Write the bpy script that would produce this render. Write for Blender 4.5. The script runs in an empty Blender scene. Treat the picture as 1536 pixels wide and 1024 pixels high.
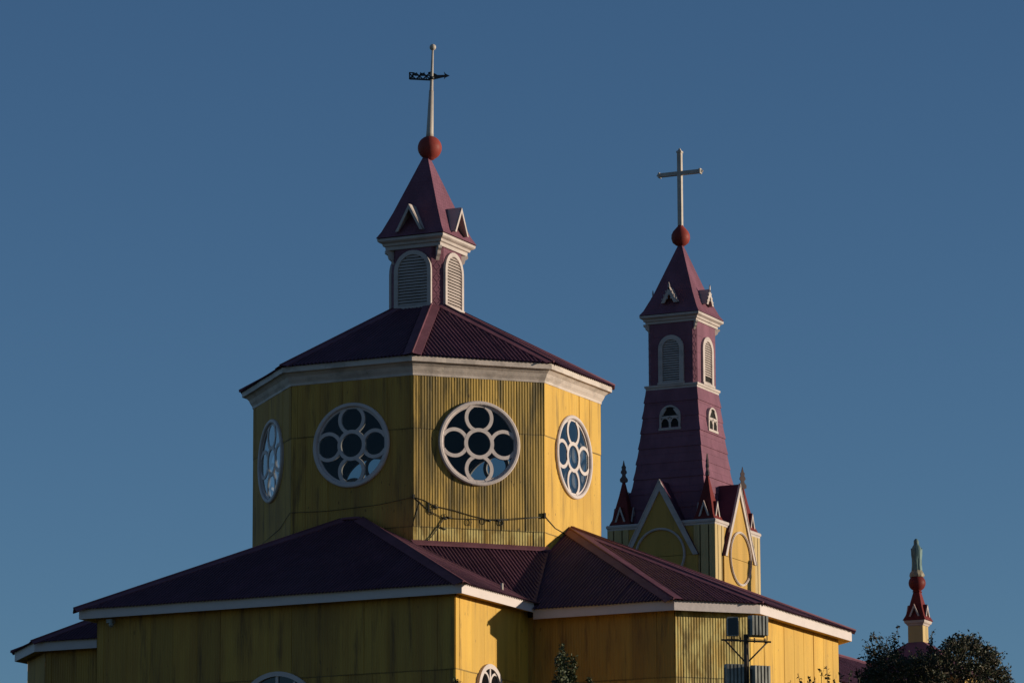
import bpy, math, random
import numpy as np
from mathutils import Vector, Matrix
R_ = math.radians
scn = bpy.context.scene
col = scn.collection

# ------------------------------------------------------------------ camera
CAM = Vector((65.928, -131.127, 1.7))
cR = Vector((0.90190611, 0.43191334, -0.00402854))
cU = Vector((0.08591859, -0.17025614, 0.98164701))
cF = Vector((-0.42330056, 0.88569956, 0.19066444))
cd = bpy.data.cameras.new("camera"); cam = bpy.data.objects.new("camera", cd); col.objects.link(cam)
cd.sensor_width = 36; cd.lens = 6514.72 * 36 / 1536; cd.clip_start = 1; cd.clip_end = 8000
cam.matrix_world = Matrix(((cR.x, cU.x, -cF.x, CAM.x), (cR.y, cU.y, -cF.y, CAM.y), (cR.z, cU.z, -cF.z, CAM.z), (0, 0, 0, 1)))
scn.camera = cam

# ------------------------------------------------------------------ light
SUN_AZ, SUN_EL = 24.0, 7.0            # azimuth counter-clockwise from +X
sd = Vector((math.cos(R_(SUN_EL)) * math.cos(R_(SUN_AZ)), math.cos(R_(SUN_EL)) * math.sin(R_(SUN_AZ)), math.sin(R_(SUN_EL))))
w = bpy.data.worlds.new("World"); scn.world = w; w.use_nodes = True
nt = w.node_tree; bg = nt.nodes["Background"]
sky = nt.nodes.new("ShaderNodeTexSky"); sky.sky_type = 'NISHITA'; sky.sun_disc = False
sky.sun_elevation = R_(SUN_EL); sky.sun_rotation = R_(90 - SUN_AZ)
sky.altitude = 50; sky.air_density = 0.75; sky.dust_density = 0.1; sky.ozone_density = 3.2
nt.links.new(sky.outputs[0], bg.inputs[0]); bg.inputs[1].default_value = 0.094
sl = bpy.data.lights.new("sun", 'SUN'); sl.energy = 4.9; sl.angle = R_(0.5); sl.color = (1.0, 0.90, 0.69)
so = bpy.data.objects.new("sun", sl); col.objects.link(so)
so.rotation_euler = sd.to_track_quat('Z', 'Y').to_euler()
scn.view_settings.view_transform = 'Standard'; scn.view_settings.look = 'None'
scn.view_settings.exposure = 0; scn.view_settings.gamma = 1

# ------------------------------------------------------------------ materials
def mat(name, base, rough=0.6, **k):
    m = bpy.data.materials.new(name); m.use_nodes = True
    t = m.node_tree; b = t.nodes["Principled BSDF"]
    b.inputs["Base Color"].default_value = (*base, 1); b.inputs["Roughness"].default_value = rough
    b.inputs["Specular IOR Level"].default_value = k.get('spec', 0.35)
    b.inputs["Metallic"].default_value = k.get('metal', 0)
    return m
class N:
    def __init__(s, m): s.t = m.node_tree; s.b = s.t.nodes["Principled BSDF"]
    def n(s, ty, **k):
        x = s.t.nodes.new(ty)
        for a, v in k.items(): setattr(x, a, v)
        return x
    def l(s, a, b): s.t.links.new(a, b)
    def coord(s, sc=(1, 1, 1)):
        g = s.n("ShaderNodeNewGeometry"); mp = s.n("ShaderNodeMapping"); mp.inputs["Scale"].default_value = sc
        s.l(g.outputs["Position"], mp.inputs["Vector"]); return mp.outputs[0]
    def noise(s, sc, scale=1, detail=4, rough=.55):
        x = s.n("ShaderNodeTexNoise"); x.inputs["Scale"].default_value = scale; x.inputs["Detail"].default_value = detail
        x.inputs["Roughness"].default_value = rough; s.l(s.coord(sc), x.inputs["Vector"]); return x.outputs["Fac"]
    def ramp(s, f, a, b, v0=0, v1=1):
        x = s.n("ShaderNodeMapRange"); x.interpolation_type = 'SMOOTHSTEP'
        for i, v in zip((1, 2, 3, 4), (a, b, v0, v1)): x.inputs[i].default_value = v
        s.l(f, x.inputs[0]); return x.outputs[0]
    def mix(s, f, a, b):
        x = s.n("ShaderNodeMix", data_type='RGBA')
        if isinstance(f, (int, float)): x.inputs[0].default_value = f
        else: s.l(f, x.inputs[0])
        for i, v in ((6, a), (7, b)):
            if isinstance(v, tuple): x.inputs[i].default_value = (*v, 1)
            else: s.l(v, x.inputs[i])
        return x.outputs[2]
    def color(s, c): s.l(c, s.b.inputs["Base Color"])
    def bump(s, f, dist=.01, st=1):
        x = s.n("ShaderNodeBump"); x.inputs["Distance"].default_value = dist; x.inputs["Strength"].default_value = st
        s.l(f, x.inputs["Height"]); s.l(x.outputs[0], s.b.inputs["Normal"])
K_ = .82
def sc_(c, k=None): return tuple(x * (k or K_) for x in c)
def yellow(name, base, dark, stain, amount, rust=.5):
    base, dark, stain = sc_(base), sc_(dark), sc_(stain)
    m = mat(name, base, .62, spec=.25); n = N(m)
    c = n.mix(n.ramp(n.noise((2.2, 2.2, .18), 1, 5), .35, .7), base, dark)
    c = n.mix(n.ramp(n.noise((3.2, 3.2, .35), 1, 6, .65), .58 - .15 * amount, .80 - .10 * amount), c, stain)
    c = n.mix(n.ramp(n.noise((.5, .5, .35), 1, 3), .5, .75, 0, .55 * amount), c, stain)
    c = n.mix(n.ramp(n.noise((9, 9, 3.2), 1, 2), .70, .74, 0, rust), c, (.055, .03, .012))
    tn = n.n("ShaderNodeAttribute"); tn.attribute_name = 'tone'; c = n.mix(n.ramp(tn.outputs['Fac'], .25, 1, 0, .12 + .32 * amount), c, stain)
    sep = n.n("ShaderNodeSeparateXYZ"); g = n.n("ShaderNodeNewGeometry"); n.l(g.outputs["Position"], sep.inputs[0])
    if amount > 1:      # paler chalky paint on the lowest strip of the drum
        lowz = n.ramp(sep.outputs[2], 22.88, 22.96, 1, 0); pm = n.n("ShaderNodeMath", operation='MULTIPLY'); n.l(lowz, pm.inputs[0]); n.l(n.ramp(n.noise((3, 3, 1.2), 1, 4), .40, .62), pm.inputs[1]); c = n.mix(pm.outputs[0], c, (.50, .38, .13))
    nz = n.noise((1.5, 1.5, .2), 1, 3); wob = n.n("ShaderNodeMath", operation='MULTIPLY_ADD'); n.l(nz, wob.inputs[0]); wob.inputs[1].default_value = .05; n.l(sep.outputs[2], wob.inputs[2])
    for lap in (22.925, 26.185, 17.465):       # grime collected along the overlaps of the sheets
        d = n.n("ShaderNodeMath", operation='SUBTRACT'); n.l(wob.outputs[0], d.inputs[0]); d.inputs[1].default_value = lap
        ab = n.n("ShaderNodeMath", operation='ABSOLUTE'); n.l(d.outputs[0], ab.inputs[0])
        c = n.mix(n.ramp(ab.outputs[0], .012, .030, .55, 0), c, (.07, .05, .02))
    n.color(c); n.bump(n.noise((14, 14, 9), 1, 3), .004)
    return m
M = {}
M['yellow'] = yellow('yellow_corrugated', (.78, .445, .066), (.68, .37, .05), (.32, .18, .033), .42)
M['yellow_old'] = yellow('weathered_yellow_corrugated', (.64, .39, .085), (.44, .27, .052), (.085, .062, .022), 1.15, .9)
M['yellow_shaded'] = yellow('shaded_stained_yellow_corrugated', (.60, .335, .066), (.47, .24, .05), (.20, .105, .036), .6, .6)  # yellow darkened for walls out of the sun: shade in the colour, plus stains
M['cream_wall'] = yellow('pale_yellow_boards', (.62, .43, .20), (.50, .35, .15), (.26, .19, .09), .3, .2)
M['yellow_tower'] = yellow('yellow_tower_sheet', (.60, .335, .072), (.48, .275, .054), (.3, .18, .05), .3, .3)
def white(name, base, k=1.0):
    base = sc_(base)
    m = mat(name, base, .55, spec=.3); n = N(m)
    d = tuple(x * .72 for x in base)
    c = n.mix(n.ramp(n.noise((1.5, 1.5, 3), 1, 5), .42, .75, 0, k), base, d)
    c = n.mix(n.ramp(n.noise((9, 9, 1.5), 1, 3), .62, .78, 0, .55 * k), c, (.27, .24, .2))
    n.color(c); n.bump(n.noise((6, 6, 6), 1, 4), .008); return m
M['white'] = white('white_painted_wood', (.68, .565, .545), .5)
M['white_old'] = white('aged_white_paint', (.60, .49, .455), .8)
M['white_clean'] = white('white_fascia_board', (.74, .615, .595), .25)
M['cornice'] = white('weathered_cornice_paint', (.68, .555, .50), 1.5)
def purple(name, base, kind=0, rough=.5):
    base = sc_(base)
    m = mat(name, base, rough, spec=.08); n = N(m)
    d = tuple(x * .82 for x in base); l = tuple(min(1, x * 1.08) for x in base)
    c = n.mix(n.ramp(n.noise((1.4, 1.4, .8), 1, 5), .35, .7), d, l)
    c = n.mix(n.ramp(n.noise((6, 6, .9), 1, 4), .66, .8, 0, .3), c, (.10, .065, .065))
    tn = n.n("ShaderNodeAttribute"); tn.attribute_name = 'tone'; c = n.mix(n.ramp(tn.outputs['Fac'], .2, 1, 0, .30), c, (.075, .038, .05))
    n.color(c)
    if kind:
        sep = n.n("ShaderNodeSeparateXYZ"); g = n.n("ShaderNodeNewGeometry"); n.l(g.outputs["Position"], sep.inputs[0])
        ad = n.n("ShaderNodeMath", operation='ADD'); n.l(sep.outputs[0], ad.inputs[0]); n.l(sep.outputs[1], ad.inputs[1])
        cb = n.n("ShaderNodeCombineXYZ"); n.l(ad.outputs[0], cb.inputs[0]); n.l(sep.outputs[2], cb.inputs[1])
        br = n.n("ShaderNodeTexBrick"); br.inputs["Scale"].default_value = 1
        br.inputs["Brick Width"].default_value = .15 if kind == 1 else .9; br.inputs["Row Height"].default_value = .13 if kind == 1 else .75
        br.inputs["Mortar Size"].default_value = .012; br.inputs["Mortar Smooth"].default_value = .6
        n.l(cb.outputs[0], br.inputs["Vector"])
        inv = n.n("ShaderNodeMath", operation='SUBTRACT'); inv.inputs[0].default_value = 1; n.l(br.outputs["Fac"], inv.inputs[1])
        mn = n.n("ShaderNodeMath", operation='ADD'); n.l(inv.outputs[0], mn.inputs[0]); n.l(n.noise((4, 4, 4), 1, 3), mn.inputs[1])
        n.bump(mn.outputs[0], .012, .8)
    else:
        n.bump(n.noise((5, 5, 5), 1, 3), .006)
    return m
M['roof'] = purple('plum_metal_roof', (.158, .064, .092))
M['gable_tin'] = purple('dark_plum_gable_tin', (.11, .042, .07))
M['cap'] = purple('plum_ridge_flashing', (.22, .086, .112))
M['spire'] = purple('mauve_tin_sheet', (.252, .107, .150), 2, .55)
M['tiles'] = purple('mauve_pressed_tiles', (.245, .10, .14), 1, .5)
M['red'] = purple('red_painted_tin', (.19, .034, .030))
M['finial'] = purple('dark_weathered_finial', (.17, .125, .12))
M['redball'] = purple('dull_red_ball_paint', (.32, .060, .048))
M['dark'] = mat('dark_interior', (.025, .023, .022), .9, spec=.1)
M['inner'] = mat('dark_timber_lining', (.022, .017, .014), .9, spec=.1)
M['mast'] = white('pale_mast_paint', (.56, .47, .41), .7)
M['iron'] = mat('black_wrought_iron', (.018, .018, .022), .5, spec=.4)
M['cable'] = mat('black_cable', (.02, .018, .016), .6)
def glassm():
    m = bpy.data.materials.new('window_glass'); m.use_nodes = True; t = m.node_tree; t.nodes.clear()
    o = t.nodes.new("ShaderNodeOutputMaterial"); mx = t.nodes.new("ShaderNodeMixShader"); fr = t.nodes.new("ShaderNodeLayerWeight"); fr.inputs[0].default_value = .5
    tr = t.nodes.new("ShaderNodeBsdfTransparent"); tr.inputs[0].default_value = (.60, .65, .66, 1)
    gl = t.nodes.new("ShaderNodeBsdfGlossy"); gl.inputs[1].default_value = .03; gl.inputs[0].default_value = (1, 1, 1, 1)
    g = t.nodes.new("ShaderNodeNewGeometry"); ns = t.nodes.new("ShaderNodeTexNoise"); ns.inputs["Scale"].default_value = 1.6; ns.inputs["Detail"].default_value = 1
    bp = t.nodes.new("ShaderNodeBump"); bp.inputs["Distance"].default_value = .02; bp.inputs["Strength"].default_value = .25
    t.links.new(g.outputs["Position"], ns.inputs["Vector"]); t.links.new(ns.outputs["Fac"], bp.inputs["Height"]); t.links.new(bp.outputs[0], gl.inputs["Normal"])
    pw = t.nodes.new('ShaderNodeMath'); pw.operation = 'POWER'; pw.inputs[1].default_value = 4; ma = t.nodes.new('ShaderNodeMath'); ma.operation = 'MULTIPLY_ADD'; ma.inputs[1].default_value = 1.5; ma.inputs[2].default_value = .022; t.links.new(fr.outputs['Facing'], pw.inputs[0]); t.links.new(pw.outputs[0], ma.inputs[0]); t.links.new(ma.outputs[0], mx.inputs[0]); t.links.new(tr.outputs[0], mx.inputs[1]); t.links.new(gl.outputs[0], mx.inputs[2]); t.links.new(mx.outputs[0], o.inputs[0])
    return m
M['glass'] = glassm()
def patina():
    m = mat('verdigris_paint', (.25, .42, .44), .6); n = N(m)
    c = n.mix(n.ramp(n.noise((6, 6, 2), 1, 4), .4, .65), (.13, .205, .20), (.055, .095, .095)); n.color(c); n.bump(n.noise((12, 12, 5), 1, 3), .01); return m
M['patina'] = patina()
M['rock'] = white('stained_stone', (.34, .28, .20), 1.0)
def leafm(name, a, b, c):
    m = mat(name, a, .5, spec=.35); n = N(m)
    k = n.mix(n.ramp(n.noise((3, 3, 3), 1, 3), .35, .65), a, b)
    k = n.mix(n.ramp(n.noise((23, 23, 23), 1, 1), .55, .7), k, c); n.color(k); return m
M['leaf'] = leafm('broad_leaves', (.026, .031, .008), (.015, .021, .006), (.075, .058, .014))
M['leaf2'] = leafm('glossy_leaves', (.048, .056, .018), (.028, .038, .012), (.16, .15, .065))
M['bark'] = mat('brown_bark', (.09, .065, .045), .9)
M['grass'] = mat('rough_grass', (.06, .075, .025), .95)
_n = N(M['grass']); _n.color(_n.mix(_n.ramp(_n.noise((.2, .2, .2), 1, 6), .4, .65), (.05, .075, .022), (.10, .09, .04)))
M['housing'] = mat('grey_cast_housing', (.34, .33, .31), .5, metal=.3)
_n = N(M['housing']); _n.color(_n.mix(_n.ramp(_n.noise((5, 5, 2), 1, 4), .4, .7), (.30, .29, .265), (.17, .16, .15)))
M['lens'] = mat('dark_lamp_glass', (.006, .006, .008), .15, spec=.5)
M['rust'] = mat('rusty_steel', (.15, .09, .06), .7)
_n = N(M['rust']); _n.color(_n.mix(_n.ramp(_n.noise((6, 6, 3), 1, 4), .4, .7), (.13, .09, .065), (.05, .03, .02)))

# ------------------------------------------------------------------ mesh helpers
V = Vector
Z = V((0, 0, 1))
class MB:
    def __init__(s): s.v = []; s.f = []; s.sm = []; s.tone = {}
    def add(s, vs, fs, smooth=False):
        o = len(s.v); s.v += [tuple(x) for x in vs]
        for f in fs: s.f.append(tuple(i + o for i in f)); s.sm.append(smooth)
    def build(s, name, m, parent=None, smooth=None):
        me = bpy.data.meshes.new(name)
        off = V((0, 0, 0)); p = parent
        while p is not None: off += p.location; p = p.parent
        vs = [(a - off.x, b - off.y, c - off.z) for a, b, c in s.v] if off.length else s.v
        me.from_pydata(vs, [], s.f); me.materials.append(m if not isinstance(m, str) else M[m])
        me.polygons.foreach_set("use_smooth", [bool(x) if smooth is None else smooth for x in s.sm]); me.update()
        at_ = me.attributes.new('tone', 'FLOAT', 'FACE'); at_.data.foreach_set('value', [s.tone.get(i, .35) for i in range(len(s.f))])
        o = bpy.data.objects.new(name, me); col.objects.link(o)
        if parent is not None: o.parent = parent
        return o
    def box(s, c, u, v, n, hu, hv, hn):
        c = V(c); P = [c + u * (a * hu) + v * (b * hv) + n * (d * hn) for d in (-1, 1) for b in (-1, 1) for a in (-1, 1)]
        s.add(P, [(0, 2, 3, 1), (4, 5, 7, 6), (0, 1, 5, 4), (2, 6, 7, 3), (0, 4, 6, 2), (1, 3, 7, 5)])
    def abox(s, x0, x1, y0, y1, z0, z1):
        s.box(((x0 + x1) / 2, (y0 + y1) / 2, (z0 + z1) / 2), V((1, 0, 0)), V((0, 1, 0)), Z, (x1 - x0) / 2, (y1 - y0) / 2, (z1 - z0) / 2)
    def tube(s, pts, rad, seg=8, cap=True):
        pts = [V(p) for p in pts]; rs = rad if isinstance(rad, (list, tuple)) else [rad] * len(pts)
        base = len(s.v); n = len(pts); ref = None
        for i, p in enumerate(pts):
            d = (pts[min(i + 1, n - 1)] - pts[max(i - 1, 0)]).normalized()
            if ref is None: ref = d.orthogonal().normalized()
            a = (ref - d * ref.dot(d)); a = a.normalized() if a.length > 1e-6 else d.orthogonal().normalized(); ref = a; b = d.cross(a)
            for k in range(seg):
                t = 2 * math.pi * k / seg; s.v.append(tuple(p + (a * math.cos(t) + b * math.sin(t)) * rs[i]))
        for i in range(n - 1):
            for k in range(seg):
                k2 = (k + 1) % seg; s.f.append((base + i * seg + k, base + i * seg + k2, base + (i + 1) * seg + k2, base + (i + 1) * seg + k)); s.sm.append(True)
        if cap:
            s.f.append(tuple(base + k for k in reversed(range(seg)))); s.sm.append(False)
            s.f.append(tuple(base + (n - 1) * seg + k for k in range(seg))); s.sm.append(False)
    def lathe(s, c, prof, seg=24, axis=None, xs=1, ys=1):
        base = len(s.v)
        for r, z in prof:
            for k in range(seg):
                t = 2 * math.pi * k / seg; s.v.append((c[0] + r * math.cos(t) * xs, c[1] + r * math.sin(t) * ys, c[2] + z))
        for i in range(len(prof) - 1):
            for k in range(seg):
                k2 = (k + 1) % seg; s.f.append((base + i * seg + k, base + i * seg + k2, base + (i + 1) * seg + k2, base + (i + 1) * seg + k)); s.sm.append(True)
    def loft(s, rings, cap=True, smooth=False):
        n = len(rings[0]); base = len(s.v)
        for r in rings: s.v += [tuple(p) for p in r]
        for i in range(len(rings) - 1):
            for k in range(n):
                k2 = (k + 1) % n; s.f.append((base + i * n + k, base + i * n + k2, base + (i + 1) * n + k2, base + (i + 1) * n + k)); s.sm.append(smooth)
        if cap:
            s.f.append(tuple(base + k for k in reversed(range(n)))); s.sm.append(False)
            s.f.append(tuple(base + (len(rings) - 1) * n + k for k in range(n))); s.sm.append(False)
    def prism(s, pts, O, u, v, n, n0, n1):
        a = [V(O) + u * p[0] + v * p[1] + n * n0 for p in pts]; b = [V(O) + u * p[0] + v * p[1] + n * n1 for p in pts]
        k = len(pts); s.add(a + b, [tuple(reversed(range(k))), tuple(range(k, 2 * k))] + [(i, (i + 1) % k, k + (i + 1) % k, k + i) for i in range(k)])
    def band(s, outer, inner, O, u, v, n, n0, n1, closed=False, smooth=False):
        k = len(outer); P = []
        for d in (n0, n1):
            for pts in (outer, inner): P += [V(O) + u * p[0] + v * p[1] + n * d for p in pts]
        F = []
        m = k if closed else k - 1
        for i in range(m):
            j = (i + 1) % k
            F += [(2 * k + i, 2 * k + j, 3 * k + j, 3 * k + i), (i, k + i, k + j, j), (i, j, 2 * k + j, 2 * k + i), (k + i, 3 * k + i, 3 * k + j, k + j)]
        if not closed: F += [(0, 2 * k, 3 * k, k), (k - 1, 2 * k - 1, 4 * k - 1, 3 * k - 1)]
        s.add(P, F, smooth)
    def ring(s, O, u, v, n, uc, vc, r0, r1, n0, n1, seg=48, test=None):
        for i in range(seg):
            a, b = 2 * math.pi * i / seg, 2 * math.pi * (i + 1) / seg; m = (a + b) / 2
            if test and not test(uc + (r0 + r1) / 2 * math.cos(m), vc + (r0 + r1) / 2 * math.sin(m)): continue
            o = [(uc + r1 * math.cos(t), vc + r1 * math.sin(t)) for t in (a, b)]; q = [(uc + r0 * math.cos(t), vc + r0 * math.sin(t)) for t in (a, b)]
            P = [V(O) + u * p[0] + v * p[1] + n * d for d in (n0, n1) for p in (o[0], o[1], q[1], q[0])]
            s.add(P, [(4, 5, 6, 7), (0, 3, 2, 1), (0, 1, 5, 4), (3, 7, 6, 2)])
    def disc(s, O, u, v, n, r, d, seg=48):
        s.add([V(O) + u * (r * math.cos(2 * math.pi * i / seg)) + v * (r * math.sin(2 * math.pi * i / seg)) + n * d for i in range(seg)], [tuple(range(seg))])
    def sweep(s, plan, prof, closed=True):
        k = len(plan); rings = []
        for d, z in prof: rings.append([(x, y, z) for x, y in offset(plan, d)])
        base = len(s.v)
        for r in rings: s.v += r
        for i in range(len(rings) - 1):
            for j in range(k if closed else k - 1):
                j2 = (j + 1) % k; s.f.append((base + i * k + j, base + i * k + j2, base + (i + 1) * k + j2, base + (i + 1) * k + j)); s.sm.append(False)
    def corr(s, O, u, sv, n, poly, pitch, amp, courses=(), holes=(), sheet=.84, seed=1, spp=8, prof='sin', jit=.004):
        """corrugated sheet over a convex polygon given in (u, s) local coordinates; ribs run along s"""
        rnd = random.Random(seed); O = V(O)
        us = [p[0] for p in poly]; u0, u1 = min(us), max(us)
        vs_ = [p[1] for p in poly]; cuts = [min(vs_) - 1] + sorted(courses) + [max(vs_) + 1]
        N_ = max(4, int((u1 - u0) / pitch * spp)); du = (u1 - u0) / N_
        def rng(x):
            lo, hi = 1e9, -1e9; k = len(poly)
            for i in range(k):
                (a, b), (c, d) = poly[i], poly[(i + 1) % k]
                if abs(c - a) < 1e-9:
                    if abs(x - a) < 1e-6: lo = min(lo, b, d); hi = max(hi, b, d)
                    continue
                t = (x - a) / (c - a)
                if -1e-6 <= t <= 1 + 1e-6: y = b + t * (d - b); lo = min(lo, y); hi = max(hi, y)
            return lo, hi
        sh = {}
        def hoff(x, ci):
            key = (int((x - u0 + .3 * ci) / sheet), ci)
            if key not in sh: sh[key] = (rnd.uniform(-1, 1) * jit, rnd.uniform(-1, 1) * jit * 1.3, rnd.uniform(-.5, .5))
            a, b, ph = sh[key]; lx = ((x - u0 + .3 * ci) / sheet) % 1 - .5
            t = (x - u0) / pitch
            h = math.sin(2 * math.pi * t) if prof == 'sin' else max(-.5, min(.5, 1.6 * math.sin(2 * math.pi * t))) * 2
            if .492 < abs(lx) and sheet < 1: a -= .012
            return amp * h + a + b * 2 * lx + .004 * math.sin(x * 1.7 + ci * 2 + seed) - ci * 0
        for i in range(N_):
            xa = u0 + i * du; xb = xa + du; xm = xa + du / 2
            la, ha = rng(xa); lb, hb = rng(xb)
            segs = [(la, ha, lb, hb)]
            for hc, hz, hr in holes:
                if abs(xm - hc) < hr:
                    hh = math.sqrt(hr * hr - (xm - hc) ** 2); out = []
                    for (a, b, c, d) in segs:
                        if hz - hh > a and hz + hh < b: out += [(a, hz - hh, c, hz - hh), (hz + hh, b, hz + hh, d)]
                        else: out.append((a, b, c, d))
                    segs = out
            for (a, b, c, d) in segs:
                for ci in range(len(cuts) - 1):
                    k0, k1 = cuts[ci], cuts[ci + 1]
                    a2, b2, c2, d2 = max(a, k0), min(b, k1), max(c, k0), min(d, k1)
                    if b2 - a2 < 1e-5 and d2 - c2 < 1e-5: continue
                    lift = .016 * ci; h0, h1 = hoff(xa + 1e-7, ci) + lift, hoff(xb - 1e-7, ci) + lift
                    P = [O + u * xa + sv * a2 + n * h0, O + u * xb + sv * c2 + n * h1, O + u * xb + sv * max(d2, c2) + n * h1, O + u * xa + sv * max(b2, a2) + n * h0]
                    s.tone[len(s.f)] = sh[(int((xa + 1e-7 - u0 + .3 * ci) / sheet), ci)][2] + .5
                    s.add(P, [(0, 1, 2, 3)])
def offset(plan, d):
    k = len(plan); out = []
    for i in range(k):
        p0, p1, p2 = V(plan[i - 1]), V(plan[i]), V(plan[(i + 1) % k])
        e1 = (p1 - p0).normalized(); e2 = (p2 - p1).normalized()
        n1 = V((e1.y, -e1.x)); n2 = V((e2.y, -e2.x)); b = (n1 + n2); b = b / max(1e-6, (1 + n1.dot(n2)))
        q = p1 + b * d; out.append((q.x, q.y))
    return out
def arch(w_, h, seg=12):
    """outline of a round-topped opening, from bottom left over the top to bottom right"""
    r = w_ / 2; return [(-r, 0)] + [(-r * math.cos(math.pi * i / seg), h - r + r * math.sin(math.pi * i / seg)) for i in range(seg + 1)] + [(r, 0)]
def sq(cx, cy, h, z): return [(cx - h, cy - h, z), (cx + h, cy - h, z), (cx + h, cy + h, z), (cx - h, cy + h, z)]
def empty(name, loc, label, cat, group=None):
    o = bpy.data.objects.new(name, None); col.objects.link(o); o.location = loc; o.empty_display_size = .5
    return tag(o, label, cat, group)
def tag(o, label, cat, group=None):
    o['label'] = label; o['category'] = cat
    if group: o['group'] = group
    return o
def plane_sheet(mb, eA, eB, pts, pitch, amp, **k):
    """corrugated roof plane: eave from eA to eB (CCW seen from above), other corners pts"""
    eA, eB = V(eA), V(eB); u = (eB - eA).normalized(); q = V(pts[0]) - eA; n = u.cross(q).normalized(); sv = n.cross(u)
    poly = [((V(p) - eA).dot(u), (V(p) - eA).dot(sv)) for p in [eA, eB] + list(pts)]
    mb.corr(eA, u, sv, n, poly, pitch, amp, **k); return n
def cap(mb, A, B, n1, n2, wd=.28, h=.035, valley=False):
    A, B = V(A), V(B); d = (B - A).normalized()
    up = (n1 + n2).normalized()
    for n_, o_ in ((n1, n2), (n2, n1)):
        wv = n_.cross(d)
        if (wv.dot(o_) > 0) != valley: wv = -wv
        P = [A + up * (h + .015), B + up * (h + .015), B + n_ * h + wv * wd, A + n_ * h + wv * wd, B + n_ * (-.01) + wv * (wd + .005), A + n_ * (-.01) + wv * (wd + .005)]
        mb.add(P, [(0, 1, 2, 3), (3, 2, 4, 5)])
    if not valley: mb.tube([A + up * (h + .015), B + up * (h + .015)], .035, 8)

DIRS = [V((0, -1, 0)), V((1, 0, 0)), V((0, 1, 0)), V((-1, 0, 0))]     # outward face normals
def fr(n): return Z.cross(n)                                          # horizontal axis of a wall seen from outside

# ------------------------------------------------------------------ ground
g = MB(); gx = [-3000, -800, -300, -150, -100] + list(range(-80, 121, 10)) + [160, 300, 800, 3000]
def gz(x, y):
    t = (V((x, y)) - V((CAM.x, CAM.y))).length; t = max(0, min(1, (t - 25) / 85)); e = t * t * (3 - 2 * t) * 8.8
    far = max(0, math.hypot(x, y) - 300); return e - min(20, far * .02)
gy = [-3000, -800, -300, -200] + list(range(-160, 101, 10)) + [160, 300, 800, 3000]
gv = [(x, y, gz(x, y)) for y in gy for x in gx]; nx = len(gx)
g.add(gv, [(j * nx + i, j * nx + i + 1, (j + 1) * nx + i + 1, (j + 1) * nx + i) for j in range(len(gy) - 1) for i in range(nx - 1)], True)
go = g.build('ground', 'grass'); go['kind'] = 'structure'

# ------------------------------------------------------------------ church
church = empty('church', (0, 0, 8.6), 'yellow corrugated church with plum roofs, octagonal drum of rose windows and louvered lantern', 'church')
GZ = 8.2
A = 5.5; C = 2.268
OCT = [(C, -A), (A, -C), (A, C), (C, A), (-C, A), (-A, C), (-A, -C), (-C, -A)]      # CCW
ZB, ZT, ZW = 22.28, 27.95, 25.76
# ---- arms: plan of the walls
left_wall = [(-6.45, 0), (-6.45, -10.85), (6.45, -10.85), (6.45, 0)]
right_wall = [(0, -5.64), (11.62, -5.64), (13.43, -3.83), (13.43, 3.83), (11.62, 5.64), (0, 5.64)]
far_wall = [(-x, -y) for x, y in right_wall]
def wall_run(name, edges, m, zt, seed, courses=(17.44, 13.0), holes={}):
    out = []
    for i, (a, b) in enumerate(edges):
        a3, b3 = V((*a, GZ)), V((*b, GZ)); u = (b3 - a3).normalized(); n = u.cross(Z)
        mb = MB(); L = (b3 - a3).length
        mb.corr(a3, u, Z, n, [(0, 0), (L, 0), (L, zt - GZ), (0, zt - GZ)], .092, .0046, courses=[c - GZ for c in courses], seed=seed + i, sheet=.86, spp=8, jit=.005,
                holes=[(h[0], h[1] - GZ, h[2]) for h in holes.get(i, [])])
        out.append(mb.build(name, m[i] if isinstance(m, list) else m, church))
    return out
lw = wall_run('hall_wall', [((-6.45, -4), (-6.45, -10.85)), ((-6.45, -10.85), (6.45, -10.85)), ((6.45, -10.85), (6.45, -5.64))], ['yellow', 'yellow_shaded', 'yellow'], 19.85, 11)
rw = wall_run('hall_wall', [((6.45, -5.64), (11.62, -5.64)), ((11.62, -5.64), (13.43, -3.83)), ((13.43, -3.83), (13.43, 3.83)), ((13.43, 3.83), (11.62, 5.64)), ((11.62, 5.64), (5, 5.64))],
              ['yellow_shaded', 'yellow_old', 'yellow', 'yellow', 'yellow'], 19.62, 23)
fw = wall_run('hall_wall', [((-11.62, -5.64), (-6.45, -5.64)), ((-13.43, -3.83), (-11.62, -5.64)), ((-13.43, 3.83), (-13.43, -3.83)), ((-11.62, 5.64), (-13.43, 3.83))], 'yellow_shaded', 19.62, 37)
# corner laps
def corner(mb, p, ds, z0, z1, wd=.07):
    for d in ds:
        u = V((*d, 0)).normalized(); n = u.cross(Z)
        for sg in (1,):
            c = V((*p, (z0 + z1) / 2)) + u * wd / 2
            nn = n if n.dot(V((*p, 0)) - V((0, 0, 0))) > 0 else -n
            mb.box(c + nn * .012, u, Z, nn, wd / 2, (z1 - z0) / 2, .008)
mb = MB(); corner(mb, (6.46, -10.86), [(-1, 0), (0, 1)], GZ, 19.7); mb.build('corner_flashing', 'yellow', church)
mb = MB(); corner(mb, (13.44, -3.84), [(0, 1)], GZ, 19.6, .1); mb.build('corner_flashing', 'yellow', church)
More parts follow.
